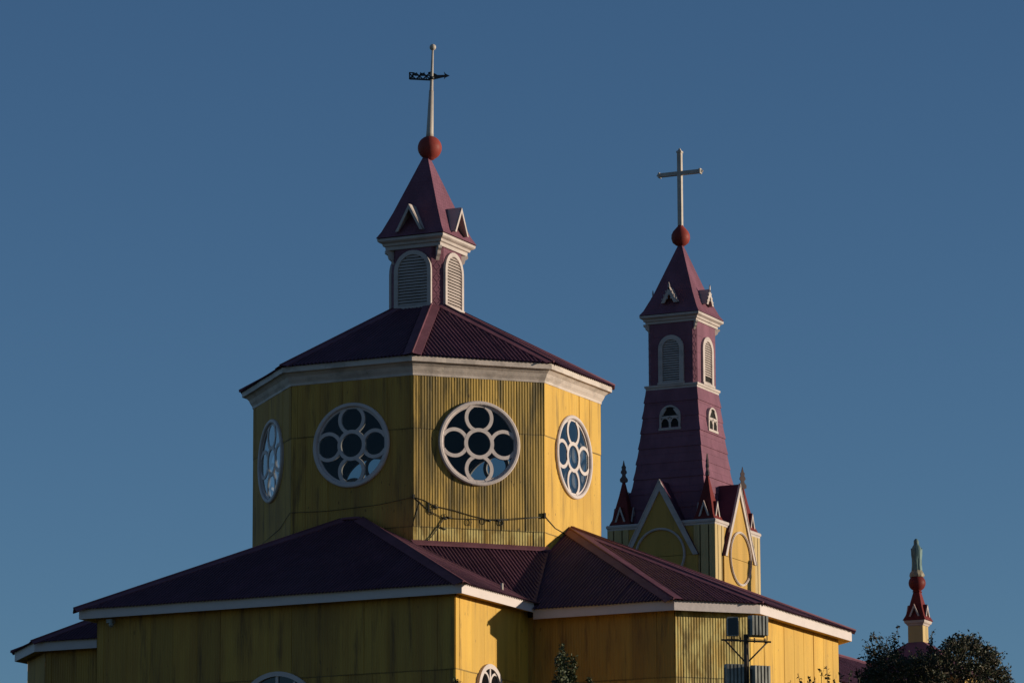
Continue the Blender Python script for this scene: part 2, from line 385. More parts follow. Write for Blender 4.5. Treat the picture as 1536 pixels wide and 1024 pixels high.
# ---- fascias and soffits
def fascia(plan, zt, h=.33, over=.45):
    mb = MB(); mb.sweep(plan, [(-.05, zt - h + .03), (over - .03, zt - h + .03)], False); mb.sweep(plan, [(over - .035, zt - h), (over, zt - h), (over, zt), (over - .035, zt), (over - .035, zt - h)], False)
    return mb
lfas = [(-6.45, 0), (-6.45, -10.85), (6.45, -10.85), (6.45, -6.06)]
rfas = [(6.88, -5.64), (11.62, -5.64), (13.43, -3.83), (13.43, 3.83), (11.62, 5.64), (0, 5.64)]
ffas = [(0, 5.64), (-11.62, 5.64), (-13.43, 3.83), (-13.43, -3.83), (-11.62, -5.64), (-6.2, -5.64)]
def ext(p):   # keep the open ends square: add far dummy points, drop them later
    return p
def open_sweep(mb, plan, prof):
    e0 = V(plan[0]) + (V(plan[0]) - V(plan[1])); e1 = V(plan[-1]) + (V(plan[-1]) - V(plan[-2]))
    full = [tuple(e0)] + list(plan) + [tuple(e1)]; k = len(plan); base = len(mb.v)
    for d, z in prof:
        o = offset(full, d); mb.v += [(x, y, z) for x, y in o[1:-1]]
    for i in range(len(prof) - 1):
        for j in range(k - 1): mb.f.append((base + i * k + j, base + i * k + j + 1, base + (i + 1) * k + j + 1, base + (i + 1) * k + j)); mb.sm.append(False)
for pl, zt in ((lfas, 20.05), (rfas, 19.83), (ffas, 19.83)):
    mb = MB(); open_sweep(mb, pl, [(.415, zt - .33), (.45, zt - .33), (.45, zt), (.415, zt), (.415, zt - .33)]); mb.build('fascia', 'white_clean', church)
    mb = MB(); open_sweep(mb, pl, [(-.05, zt - .27), (.412, zt - .30)]); mb.build('soffit', 'yellow_shaded', church)
# ---- arm roofs
AP = .125
def quadroof(name, faces, caps, seed, wd=.30, pitch=AP):
    mb = MB(); ns = []
    for i, (eA, eB, pts) in enumerate(faces): ns.append(plane_sheet(mb, eA, eB, pts, pitch, .022, seed=seed + i, prof='trap', spp=8, jit=.002, sheet=.9))
    o = mb.build(name, 'roof', church)
    for A_, B_, i, j in caps:
        c = MB(); cap(c, A_, B_, ns[i], ns[j], wd); c.build('hip_cap', 'cap', o)
    return o, ns
e = .12; RZ = 23.47
ls, le = (RZ - 20.08) / 6.9, (RZ - 20.08) / (11.3 - 5.15)
zl = 20.08 - .06; a1 = (6.9 + e, -11.3 - e, zl); a0 = (-6.9 - e, -11.3 - e, zl); ap = (0, -5.15, RZ)
leftroof, lns = quadroof('hall_roof', [(a0, a1, [ap]), (a1, (6.9 + e, -4.6, zl), [(0, -4.6, RZ), ap]), ((-6.9 - e, -4.6, zl), a0, [ap, (0, -4.6, RZ)])],
                  [(a1, (0.40, -5.5, RZ - .19), 0, 1), (a0, (-.40, -5.5, RZ - .19), 0, 2)], 51)
zr = 19.86 - .05; ap = (5.15, 0, RZ)
c0, c1, c2, c3 = (11.86, -6.21, zr), (14.0, -4.06, zr), (14.0, 4.06, zr), (11.86, 6.21, zr)
def mir(p): return (-p[0], -p[1], p[2])
rf = [((5.2, -6.21, zr), c0, [ap, (4.4, 0, RZ)]), (c0, c1, [ap]), (c1, c2, [ap]), (c2, c3, [ap]), (c3, (5.2, 6.21, zr), [(4.4, 0, RZ), ap])]
rightroof, rns = quadroof('hall_roof', rf, [(c0, ap, 0, 1), (c1, ap, 1, 2), (c2, ap, 2, 3), (c3, ap, 3, 4)], 61)
ff = [(mir(a), mir(b), [mir(p) for p in q]) for a, b, q in rf]
farroof, fns = quadroof('hall_roof', ff, [(mir(c0), mir(ap), 0, 1), (mir(c1), mir(ap), 1, 2), (mir(c2), mir(ap), 2, 3), (mir(c3), mir(ap), 3, 4)], 71)
# infill planes between the arms, below the diagonal drum walls
for sx in (1, -1):
    IC = V((sx * 6.95, -6.14, 20.02)); p0 = V((sx * 2.2, -5.55, 22.36)); p1 = V((sx * 5.55, -2.1, 22.36))
    u = (p1 - p0) * sx; u.normalize()
    n = (p1 - p0).cross(IC - p0); n = n if n.z > 0 else -n; n.normalize(); sv = n.cross(u)
    O = IC; poly = [((p - O).dot(u), (p - O).dot(sv)) for p in (IC, p1, p0)]
    mb = MB(); mb.corr(O + n * .02, u, sv, n, poly, .125, .022, prof='trap', spp=8, seed=5, jit=.002); inf = mb.build('hall_roof', 'roof', church)
    d = V((sx, -1, 0)).normalized()
    mb = MB(); Pm = [p0 + d * .03 + Z * .10, p1 + d * .03 + Z * .10]; q = [p + d * .30 + Z * (-.06) for p in (p0, p1)]; r_ = [p + Z * (-.05) for p in q]
    mb.add(Pm + q + r_, [(0, 1, 3, 2), (2, 3, 5, 4)]); mb.build('drum_flashing', 'cap', inf)
    # valley gutter running down to the inner corner
    mb = MB(); vdir = (IC - p1).normalized(); side = vdir.cross(Z).normalized()
    mb.box((IC + p1) / 2 + Z * .025, vdir, side, vdir.cross(side), (IC - p1).length / 2, .05, .01); mb.build('valley_gutter', 'roof', inf)
mb = MB()
mb.tube([(-.42, -5.56, 23.24), (-.3, -5.57, 23.31), (.3, -5.57, 23.31), (.42, -5.56, 23.24)], .05, 8); mb.build('saddle_flashing', 'cap', leftroof)
mb = MB(); mb.tube([(6.5, -7.6, 20.2), (6.5, -7.6, 20.5)], .05, 8); mb.build('roof_vent', 'mast', leftroof)
# ---- nave roof and walls behind
NR = [(0, 4.6, 23.47), (0, 44.5, 23.47)]
nv, nns = quadroof('nave_roof', [((6.4, 5, 20.42), (6.4, 44.5, 20.42), [NR[1], NR[0]]), ((-6.4, 44.5, 20.42), (-6.4, 5, 20.42), [NR[0], NR[1]])], [(NR[0], NR[1], 0, 1)], 81, pitch=.2)
mb = MB(); mb.abox(-6.1, 6.1, 5.7, 44.4, GZ, 20.2); mb.build('nave_wall', 'yellow', church)
mb = MB(); mb.abox(6.28, 6.33, 5.7, 44.4, 20.0, 20.36); mb.abox(-6.33, -6.28, 5.7, 44.4, 20.0, 20.36); mb.build('fascia', 'white_clean', church)
# ---- drum
def drum_face(i):
    a, b = V((*OCT[i], 0)), V((*OCT[(i + 1) % 8], 0)); u = (b - a).normalized(); return a, b, u, u.cross(Z)
drum = MB(); faces8 = []
drum_objs = []
WR = 1.30
wall_m = {0: 'yellow_old', 1: 'yellow', 7: 'yellow_shaded', 6: 'yellow_shaded'}
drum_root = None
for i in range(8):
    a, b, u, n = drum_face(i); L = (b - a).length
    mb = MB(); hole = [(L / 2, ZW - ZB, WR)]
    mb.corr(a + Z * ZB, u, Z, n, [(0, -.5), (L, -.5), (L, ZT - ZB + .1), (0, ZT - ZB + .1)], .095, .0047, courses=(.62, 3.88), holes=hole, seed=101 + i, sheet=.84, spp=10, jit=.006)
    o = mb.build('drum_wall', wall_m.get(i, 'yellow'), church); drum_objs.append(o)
    mb = MB(); mb.corr(a + Z * ZB - n * .12 + u * .05, u, Z, n, [(0, -.5), (L - .1, -.5), (L - .1, ZT - ZB + .3), (0, ZT - ZB + .3)], .5, 0, holes=[(L / 2 - .05, ZW - ZB, WR)], seed=3, spp=24, jit=0)
    mb.build('inner_lining', 'inner', o)
    if i in (0, 7, 1, 6):
        mb = MB(); pc = V((*OCT[i], 0)); mb.box(pc + u * .04 + n * .014 + Z * ((ZB + ZT) / 2), u, Z, n, .045, (ZT - ZB) / 2, .008); mb.build('corner_flashing', wall_m.get(i, 'yellow'), o)
mb = MB(); mb.add([(x * .99, y * .99, ZT - .05) for x, y in OCT], [tuple(range(8))]); mb.add([(x * .99, y * .99, ZB + .9) for x, y in OCT], [tuple(range(8))]); mb.build('drum_ceiling_light_block', 'inner', church)  # ceiling, plus an unseen floor sheet added to keep light out of the drum
# rose windows
def rose_window(c, u, n, parent):
    f = MB(); sg = 64
    prof = [(1.42, -.01), (1.42, .09), (1.39, .12), (1.32, .12), (1.29, .09), (1.29, -.10)]
    for j in range(len(prof) - 1):
        (r0, d0), (r1, d1) = prof[j], prof[j + 1]
        P = []
        for (r, d) in ((r0, d0), (r1, d1)): P += [c + u * (r * math.cos(2 * math.pi * k / sg)) + Z * (r * math.sin(2 * math.pi * k / sg)) + n * d for k in range(sg)]
        f.add(P, [(k, (k + 1) % sg, sg + (k + 1) % sg, sg + k) for k in range(sg)], False)
    fo = f.build('rose_window', 'white', parent)
    t = MB()
    t.ring(c, u, Z, n, 0, 0, 1.225, 1.30, -.05, .03, 64)
    t.ring(c, u, Z, n, 0, 0, .395, .52, -.05, .045, 48)
    for dx, dz in ((0, .86), (0, -.86), (.86, 0), (-.86, 0)):
        t.ring(c, u, Z, n, dx, dz, .38, .50, -.05, .040, 48, lambda x, y: .50 < math.hypot(x, y) < 1.25)
    t.build('tracery', 'white', fo)
    gl = MB(); gl.disc(c, u, Z, n, 1.28, .022, 48); gl.build('glass', 'glass', fo)
    return fo
for i in range(8):
    a, b, u, n = drum_face(i); rose_window((a + b) / 2 + Z * ZW, u, n, church)
# cornice
def rough(plan, step, j, seed=2):
    rr = random.Random(seed); out = []
    for i in range(len(plan)):
        p, q = V(plan[i]), V(plan[(i + 1) % len(plan)]); d = (q - p); L = d.length; d.normalize(); nn = V((d.y, -d.x)); out.append(tuple(p))
        for k in range(1, int(L / step)): x = p + d * (k * step + rr.uniform(-.1, .1)) + nn * rr.uniform(-j, j); out.append((x.x, x.y))
    return out
mb = MB(); mb.sweep(rough(OCT, .55, .010), [(.0, ZT - .02), (.05, ZT - .02), (.06, ZT + .06), (.10, ZT + .13), (.12, ZT + .16), (.17, ZT + .27), (.26, ZT + .36), (.30, ZT + .385), (.385, ZT + .39), (.385, ZT + .575), (.36, ZT + .59), (-.1, ZT + .6)])
mb.build('drum_cornice', 'cornice', church)
# drum roof
OE = offset(OCT, .46); OTp = offset(OCT, -4.35); OTp = [(x, y) for x, y in OTp]
cl = .31; hb = 1.0
LB = [(hb - cl, -hb), (hb, -hb + cl), (hb, hb - cl), (hb - cl, hb), (-hb + cl, hb), (-hb, hb - cl), (-hb, -hb + cl), (-hb + cl, -hb)]
ze, zt_ = ZT + .585, 31.24
fcs = [((*OE[i], ze), (*OE[(i + 1) % 8], ze), [(*LB[(i + 1) % 8], zt_), (*LB[i], zt_)]) for i in range(8)]
mb = MB(); ns = []
for i, (p, q, r_) in enumerate(fcs): ns.append(plane_sheet(mb, p, q, r_, .145, .026, seed=131 + i, prof='trap', spp=8, jit=.002))
dr = mb.build('drum_roof', 'roof', church)
for i in range(8):
    c = MB(); cap(c, (*OE[i], ze), (*LB[i], zt_), ns[i - 1], ns[i], .30, .04); c.build('hip_cap', 'cap', dr)

# ------------------------------------------------------------------ shared small builders
def louver(name, c, u, n, wd, h, fw, parent, fm='white_old', deep=.10, nsl=16, broken=False, pent=0):
    """round-topped louvred opening: frame, slats, dark backing, sill; c = bottom centre on the wall face"""
    f = MB(); o_ = arch(wd, h); i_ = [(x, y) for x, y in arch(wd - 2 * fw, h - fw)]
    f.band(o_, i_, c, u, Z, n, 0, deep); f.box(c + Z * .03 + n * deep * .6, u, Z, n, wd / 2 + .03, .05, deep * .75)
    o = f.build(name, fm, parent)
    sl = MB(); iw = wd / 2 - fw; ih = h - fw
    for k in range(nsl):
        if broken and k in (1, 2): continue
        y = .09 + (ih - .10) * (k + .5) / nsl; hw = iw
        if y > ih - iw: hw = math.sqrt(max(0, iw * iw - (y - (ih - iw)) ** 2))
        if hw < .05: continue
        t = (n * .6 - Z * .8).normalized(); sl.box(c + Z * y + n * (deep * .45), u, t, t.cross(u), hw, (ih - .1) / nsl * .50, .008)
    sl.build('slat_panel', fm, o)
    b = MB(); b.prism(arch(wd - 2 * fw, h - fw), c, u, Z, n, .004, .012); b.build('dark_backing', 'dark', o)
    return o
def gablet(name, apex, u, n, half, hgt, depth, parent, rm, bw=.09, fancy=False, slope_in=None):
    """little gabled dormer: roof planes, white bargeboards; apex = front top point"""
    r = MB(); Pf = [apex, apex - u * half - Z * hgt, apex + u * half - Z * hgt]; Pb = [p - n * depth for p in Pf]
    th = .03
    r.add([Pf[0] - n * .02, Pf[1] - n * .02, Pb[1], Pb[0]], [(0, 1, 2, 3)]); r.add([Pf[0] - n * .02, Pb[0], Pb[2], Pf[2] - n * .02], [(0, 1, 2, 3)])
    r.add([Pf[0] - n * .02 + Z * th, Pf[1] - n * .02 + Z * th - u * th, Pb[1] + Z * th - u * th, Pb[0] + Z * th], [(0, 3, 2, 1)]); r.add([Pf[0] - n * .02 + Z * th, Pb[0] + Z * th, Pb[2] + Z * th + u * th, Pf[2] - n * .02 + Z * th + u * th], [(0, 3, 2, 1)])
    o = r.build(name, rm, parent)
    b = MB(); k = bw * math.hypot(half, hgt) / half
    ou = [(-half - .02, -hgt), (0, .02), (half + .02, -hgt)]; inn = [(-half + bw * 1.1, -hgt), (0, -k), (half - bw * 1.1, -hgt)]
    b.band(ou, inn, apex, u, Z, n, -.03, .03)
    if fancy:
        b.prism([(-.035, -k * .4), (.035, -k * .4), (.045, .08), (0, .22), (-.045, .08)], apex, u, Z, n, -.01, .03)
        b.ring(apex, u, Z, n, 0, -hgt * .60, .085, .14, -.02, .028, 20, lambda x, y: y > -hgt * .72)
        for sx in (-1, 1):
            for t in (.25, .5, .75): b.prism([(sx * half * t, -hgt * t), (sx * (half * t + .09), -hgt * t + .03), (sx * (half * t + .04), -hgt * t - .09)], apex, u, Z, n, 0, .03)
    b.build('bargeboard', 'white_old', o)
    return o

# ------------------------------------------------------------------ lantern on the drum
zc = 33.30
mb = MB(); mb.loft([[(x, y, z) for x, y in LB] for z in (31.0, zc + .1)])
# pressed diamond relief on the chamfers
for i in (0, 2, 4, 6):
    a, b = V((*LB[i], 0)), V((*LB[(i + 1) % 8], 0)); u = (b - a).normalized(); n = u.cross(Z); m_ = (a + b) / 2
    for k in range(5):
        cz = 31.42 + .40 * k; mb.band([(0, .18), (.15, 0), (0, -.18), (-.15, 0)], [(0, .11), (.09, 0), (0, -.11), (-.09, 0)], m_ + Z * cz, u, Z, n, 0, .009, True)
        mb.box(m_ + Z * (cz + .2), u, Z, n, .2, .010, .006)
lantern = mb.build('lantern', 'tiles', church)
for n in DIRS: louver('louvered_opening', n * hb + Z * 31.20, fr(n), n, 1.42, 2.02, .15, lantern, deep=.09, nsl=17)
SQ = [(-hb, -hb), (hb, -hb), (hb, hb), (-hb, hb)]
mb = MB(); mb.sweep(SQ, [(-.35, zc - .02), (.05, zc), (.06, zc + .12), (.12, zc + .14), (.14, zc + .22), (.22, zc + .26), (.26, zc + .30), (.27, zc + .38), (.2, zc + .4), (-.3, zc + .41)]); mb.build('lantern_cornice', 'white_old', lantern)
for sx in (1, -1):
    for sy in (1, -1):
        mb = MB(); d = V((sx, sy, 0)).normalized(); u = d.cross(Z); c = V((sx * (hb - cl / 2), sy * (hb - cl / 2), zc))
        mb.prism([(-.02, 0), (.30, 0), (.30, -.10), (.20, -.16), (.17, -.28), (.07, -.36), (-.02, -.50)], c, d, Z, u, -.06, .06); mb.build('bracket', 'white_old', lantern)
rz = zc + .41; prof = [(1.30, 0), (1.16, .24), (.86, .95), (.10, 2.98)]
mb = MB(); mb.loft([sq(0, 0, h, rz + z) for h, z in prof]); lr = mb.build('lantern_roof', 'tiles', lantern)
for n in DIRS: gablet('dormer', n * 1.34 + Z * 34.77, fr(n), n, .50, .92, .9, lantern, 'white_old', .075)
mb = MB(); mb.lathe((0.10, 0.05, 37.05), [(.0, -.44), (.14, -.42)] + [(.42 * math.sin(R_(t)), -.42 * math.cos(R_(t))) for t in range(25, 166, 10)] + [(.09, .43)], 28); mb.build('finial_ball', 'redball', lantern)

# ------------------------------------------------------------------ weathervane
wv = empty('weathervane', (0.12, 0.06, 37.46), 'tapering mast with black iron arrow vane, standing on the red ball above the lantern', 'weathervane')
b0, b1 = V((.10, .05, 37.42)), V((.20, .09, 40.62))
def L_(t): return b0.lerp(b1, t)
mb = MB(); mb.tube([L_(0), L_(.06), L_(.52)], [.135, .125, .08], 14); mb.tube([L_(.52), L_(.525), L_(.75), L_(1)], [.085, .068, .05, .036], 12); mb.build('mast', 'mast', wv)
mb = MB(); mb.lathe(L_(1.0), [(.0, -.11)] + [(.115 * math.sin(R_(t)), -.115 * math.cos(R_(t)) + .03) for t in range(20, 161, 14)] + [(0, .146)], 16); mb.build('mast_ball', 'mast', wv)
va = V((.902, .432, 0)); vc = L_(.685); vn = va.cross(Z)
mb = MB()
def bar(x0, y0, x1, y1, t=.018):
    p, q = V((x0 * .94, y0)), V((x1 * .94, y1)); d = (q - p).normalized(); k = V((-d.y, d.x)) * t
    mb.prism([tuple(p - k), tuple(q - k), tuple(q + k), tuple(p + k)], vc, va, Z, vn, -.012, .012)
bar(-.82, -.09, -.05, -.13, .03); bar(-.82, -.10, -.82, .15, .025); bar(-.83, .13, -.64, .12, .02)
for cx in (-.72, -.46, -.20):
    bar(cx - .12, -.10, cx + .12, .11, .022); bar(cx - .12, .11, cx + .12, -.10, .022); bar(cx, -.11, cx - .02, .05, .018)
for cx in (-.59, -.33): mb.prism([(cx - .1, .04), (cx + .1, .04), (cx + .07, .15), (cx, .09), (cx - .07, .15)], vc, va, Z, vn, -.012, .012)
bar(-.64, .03, -.05, .02, .016); bar(-.14, .12, -.02, .15, .02)
bar(-.05, -.13, -.05, .14, .04)
mb.prism([(.02, -.13), (.16, -.10), (.45, -.03), (.45, .045), (.2, .04), (.1, .10), (.02, .12)], vc, va, Z, vn, -.014, .014)
mb.prism([(.42, -.12), (.48, -.05), (.62, .012), (.49, .08), (.42, .16), (.45, .02)], vc, va, Z, vn, -.014, .014)
mb.lathe(vc - Z * .07, [(.0, -.05), (.085, -.05), (.085, .05), (.0, .05)], 14)
mb.build('vane', 'iron', wv)

# ------------------------------------------------------------------ cable strung round the drum
mb = MB(); rnd = random.Random(4)
a, b, u, n = drum_face(0); L = (b - a).length
def fp(t, z, off=.05): return a + u * (L * t) + n * off + Z * z
def strand(pts, r=.014): mb.tube([fp(*p, .035) for p in pts], r * .75, 6)
main = [(0, 23.86), (.08, 23.78), (.16, 23.60), (.3, 23.50), (.44, 23.34), (.56, 23.24), (.70, 23.28), (.85, 23.36), (1.0, 23.42)]
strand(main, .017)
strand([(0, 23.86), (.05, 23.70), (.12, 23.42), (.22, 23.24), (.32, 23.22), (.5, 23.23), (.62, 23.25), (.72, 23.27)], .016)
strand([(.55, 23.24), (.60, 23.22), (.66, 23.25), (.72, 23.25), (.78, 23.29), (1, 23.42)], .014)
strand([(.235, 23.25), (.20, 22.98), (.14, 22.60), (.06, 22.25)], .020)
strand([(.05, 23.72), (.02, 23.3), (-.01, 22.9)], .012)
strand([(.2, 22.92), (.25, 22.84)], .025)
for t, z, r_ in ((.13, 23.40, .08), (.17, 23.58, .07), (.42, 23.12, .09), (.53, 23.17, .08), (.66, 23.16, .09), (.67, 23.15, .06), (.24, 23.28, .06)):
    strand([(t + r_ / L * math.cos(k * .7), z + r_ * 1.2 * math.sin(k * .7)) for k in range(10)], .012)
for t, z, w_ in ((.15, 23.58, .16), (.25, 23.26, .16), (.63, 23.23, .14), (.56, 23.22, .12), (.22, 23.22, .16)): strand([(t, z), (t + w_ / L, z - .03)], .034)
mb.box(fp(1.0, 23.46, .05), u, Z, n, .03, .09, .035); mb.box(fp(0, 23.88, .05), u, Z, n, .03, .07, .04); mb.box(fp(.115, 23.55, .03), u, Z, n, .02, .16, .03)
a2, b2, u2, n2 = drum_face(1); mb.tube([a2 + n2 * .05 + Z * 23.42, a2 + u2 * .8 + n2 * .03 + Z * 23.15, a2 + u2 * 2.1 + n2 * .05 + Z * 23.0, a2 + u2 * 4.4 + n2 * .05 + Z * 23.1], .014, 6)
a2, b2, u2, n2 = drum_face(7); L2 = (b2 - a2).length
mb.tube([b2 + n2 * .05 + Z * 23.86, b2 - u2 * 1.2 + n2 * .04 + Z * 23.70, b2 - u2 * 3.2 + n2 * .04 + Z * 23.62, a2 + n2 * .05 + Z * 23.66], .008, 6)
a3, b3, u3, n3 = drum_face(6); mb.tube([b3 + n3 * .05 + Z * 23.66, b3 - u3 * 1.2 + n3 * .04 + Z * 23.3, a3 + n3 * .05 + Z * 22.95], .008, 6)
tag(mb.build('cable', 'cable'), 'tangled black cable strung with loops around the lower drum wall under the rose windows', 'cable')

# ------------------------------------------------------------------ lower arched windows of the front arm
def arched_window(c, u, n, wd, h, parent, straight):
    f = MB(); f.band(arch(wd, h, 28), arch(wd - .30, h - .15, 28), c, u, Z, n, -.02, .13); o = f.build('arched_window', 'white', parent)
    t = MB(); r = wd / 2 - .15; hh = h - .15
    t.box(c + Z * (hh / 2) + n * .06, u, Z, n, .045, hh / 2, .035)
    if straight:
        for sx in (-1, 1): t.box(c + u * (sx * .62) + Z * (hh / 2 - .10) + n * .06, u, Z, n, .04, hh / 2 - .10, .03)
    for sx in () if straight else (-1, 1):
        k = r / 2; zz = hh - r; pts = [(sx * k + (k - .01) * math.cos(t_), zz + .25 + 1.05 * k * math.sin(t_)) for t_ in [math.pi * j / 14 for j in range(15)]]
        inn = [(sx * k + (k - .075) * math.cos(t_), zz + .25 + (1.05 * k - .075) * math.sin(t_)) for t_ in [math.pi * j / 14 for j in range(15)]]
        t.band(pts, inn, c, u, Z, n, .03, .085)
        
    t.build('tracery', 'white', o)
    g_ = MB(); g_.prism(arch(wd - .28, h - .14, 20), c, u, Z, n, .036, .044); g_.build('pane', 'lens', o)
    return o
arched_window(V((.20, -10.85, 14.2)), fr(DIRS[0]), DIRS[0], 2.95, 3.48, church, True)
arched_window(V((6.45, -8.55, 14.6)), fr(DIRS[1]), DIRS[1], 1.78, 3.22, church, False)
mb = MB(); mb.box((-5.85, -11.05, 19.62), V((1, 0, 0)), V((0, 1, 0)), Z, .10, .12, .06); mb.lathe((-5.8, -11.1, 19.5), [(.0, -.09), (.07, -.06), (.09, .03), (.05, .08)], 12); mb.build('soffit_lamp', 'housing', church)

# ------------------------------------------------------------------ bell tower
TX, TY = -8.5, 42.0; T0 = V((TX, TY, 0))
bt = empty('bell_tower', (TX, TY, 8.6), 'mauve and yellow bell tower with flared spire and louvered belfry, rising behind the church', 'tower')
TH = 2.50
mb = MB(); mb.abox(TX - TH, TX + TH, TY - TH, TY + TH, GZ, 29.66); mb.build('base_wall', 'yellow_tower', bt)
for sx in (1, -1):
    for sy in (1, -1):
        mb = MB(); x, y = TX + sx * (TH - .46), TY + sy * (TH - .46); mb.abox(x - .5, x + .5, y - .5, y + .5, GZ, 29.62)
        for k in range(2):      # panel grooves: raised fillets on the two outer faces
            for t in (-.2, .2):
                mb.abox(x + t - .02, x + t + .02, y + sy * .50 - .006, y + sy * .50 + .006, GZ, 29.6); mb.abox(x + sx * .50 - .006, x + sx * .50 + .006, y + t - .02, y + t + .02, GZ, 29.6)
        mb.build('pilaster', 'cream_wall', bt)
SQT = [(TX - TH, TY - TH), (TX + TH, TY - TH), (TX + TH, TY + TH), (TX - TH, TY + TH)]
mb = MB(); mb.sweep(SQT, [(.0, 29.60), (.04, 29.62), (.05, 29.70), (.08, 29.72), (.09, 29.80), (.06, 29.85), (-.9, 29.90)]); mb.build('cornice', 'white_old', bt)
for n in DIRS:
    u = fr(n); ax = T0 + n * (TH + .14) + Z * 31.62
    mb = MB(); hg = 3.3; hf = 1.74
    mb.prism([(-hf, -hg), (hf, -hg), (0, 0)], ax, u, Z, n, -.45, -.02); mb.prism([(-hf, -hg - 3), (hf, -hg - 3), (hf, -hg + .02), (-hf, -hg + .02)], ax, u, Z, n, -.40, -.02)
    go_ = mb.build('gable', 'yellow_tower', bt)
    r = MB(); D = 1.3; e_ = .06
    for sx in (-1, 1):
        P = [ax + Z * .05 + n * .04, ax - n * D + Z * .05, ax - n * D + u * (sx * (hf + e_)) - Z * hg, ax + n * .04 + u * (sx * (hf + e_)) - Z * hg]
        r.add(P, [(0, 1, 2, 3)] if sx > 0 else [(0, 3, 2, 1)])
    r.build('gable_roof', 'gable_tin', go_)
    b = MB(); bw = .19; k = bw * math.hypot(hf, hg) / hf
    b.band([(-hf - .02, -hg), (0, .03), (hf + .02, -hg)], [(-hf + bw, -hg), (0, -k), (hf - bw, -hg)], ax, u, Z, n, -.02, .05)
    b.band([(-hf - .05, -hg), (0, .09), (hf + .05, -hg)], [(-hf - .0, -hg), (0, .03), (hf + .0, -hg)], ax, u, Z, n, -.02, .075)
    b.build('bargeboard', 'white_old', go_)
    rg = MB(); cz = T0 + n * (TH + .12) + Z * 28.39; rg.ring(cz, u, Z, n, 0, 0, 1.10, 1.19, 0, .07, 56); rg.ring(cz, u, Z, n, 0, 0, 1.13, 1.165, .07, .095, 56); rg.build('round_moulding', 'white_old', go_)
# spire with overlapping tin courses
SP = [(29.88, 1.98), (31.0, 1.78), (32.4, 1.58), (33.6, 1.44), (34.9, 1.31), (36.06, 1.21)]
def sph(z): return float(np.interp(z, [p[0] for p in SP], [p[1] for p in SP]))
mb = MB(); zs = list(np.linspace(29.88, 36.06, 10)); rnd = random.Random(9)
for i in range(9):
    z0, z1 = zs[i], zs[i + 1]; zm = (z0 + z1) / 2; j = rnd.uniform(-.012, .012)
    mb.loft([sq(TX, TY, sph(z0) - .02, z0 - .02), sq(TX + j, TY - j, sph(z0) + .038, z0 - .02), sq(TX, TY, sph(zm) + .008, zm), sq(TX, TY, sph(z1), z1)], False)
spire = mb.build('spire', 'spire', bt)
for n in DIRS:      # trefoil windows standing off the sloping spire
    u = fr(n); h0 = sph(34.08); c = T0 + n * (h0 + .03) + Z * 34.08
    f = MB(); f.band(arch(.98, 1.08, 14), arch(.82, 1.0, 14), c, u, Z, n, -.25, .03); f.box(c + n * -.02 + Z * .03, u, Z, n, .53, .05, .07)
    f.box(c + Z * .56 + n * -.02, u, Z, n, .42, .045, .05); f.box(c + Z * .30 + n * -.02, u, Z, n, .045, .26, .05)
    for sx in (-1, 1):
        f.prism([(sx * .42, .56), (sx * .42, .80), (sx * .33, .88), (sx * .16, .93), (sx * .20, .84), (sx * .28, .74), (sx * .32, .66), (sx * .40, .62)], c, u, Z, n, -.06, .028)
        f.band([(sx * .23 + .20 * math.cos(t), .34 + .20 * math.sin(t)) for t in [math.pi * k / 8 for k in range(9)]], [(sx * .23 + .15 * math.cos(t), .34 + .15 * math.sin(t)) for t in [math.pi * k / 8 for k in range(9)]], c, u, Z, n, -.05, .02)
    o = f.build('trefoil_window', 'white_old', spire)
    d_ = MB(); d_.prism(arch(.84, 1.0, 14), c, u, Z, n, -.027, -.020); d_.build('dark_backing', 'dark', o)
# pinnacles
def pinnacle(cx, cy, sx, sy):
    mb = MB(); z0 = 29.88; mb.loft([sq(cx, cy, h, z0 + z) for h, z in ((.50, 0), (.40, .22), (.29, .75), (.17, 1.28), (.045, 1.95))]); p = mb.build('pinnacle', 'red', bt)
    for n in DIRS: gablet('gablet', V((cx, cy, 0)) + n * .44 + Z * (z0 + .78), fr(n), n, .23, .66, .26, p, 'red', .055)
    d = V((sx, sy, 0)).normalized(); q = d.cross(Z); f = MB()
    half = [(.035, -.08), (.04, .04), (.17, .10), (.18, .22), (.09, .33), (.07, .42), (.14, .50), (.12, .58), (.08, .64), (.10, .76), (.05, .82), (.0, 1.05)]
    f.prism([(a, b) for a, b in half] + [(-a, b) for a, b in reversed(half[:-1])], V((cx, cy, z0 + 1.85)), d, Z, q, -.03, .03); f.build('finial', 'finial', p)
for sx in (1, -1):
    for sy in (1, -1): pinnacle(TX + sx * 1.98, TY + sy * 1.98, sx, sy)
# belfry
mb = MB(); mb.sweep([(TX - 1.19, TY - 1.19), (TX + 1.19, TY - 1.19), (TX + 1.19, TY + 1.19), (TX - 1.19, TY + 1.19)], [(-.2, 35.86), (.03, 35.86), (.04, 36.0), (.08, 36.03), (.09, 36.12), (-.2, 36.14)]); mb.build('belt_cornice', 'white_old', bt)
bh = 1.17; bc = .16
BB = [(bh - bc, -bh), (bh, -bh + bc), (bh, bh - bc), (bh - bc, bh), (-bh + bc, bh), (-bh, bh - bc), (-bh, -bh + bc), (-bh + bc, -bh)]
mb = MB(); mb.loft([[(TX + x, TY + y, z) for x, y in BB] for z in (36.1, 39.0)])
for i in (0, 2, 4, 6):
    a, b = V((TX + BB[i][0], TY + BB[i][1], 0)), V((TX + BB[(i + 1) % 8][0], TY + BB[(i + 1) % 8][1], 0)); u = (b - a).normalized(); n = u.cross(Z); m_ = (a + b) / 2
    for k in range(7): mb.band([(0, .16), (.11, 0), (0, -.16), (-.11, 0)], [(0, .10), (.06, 0), (0, -.10), (-.06, 0)], m_ + Z * (36.4 + .36 * k), u, Z, n, 0, .010, True)
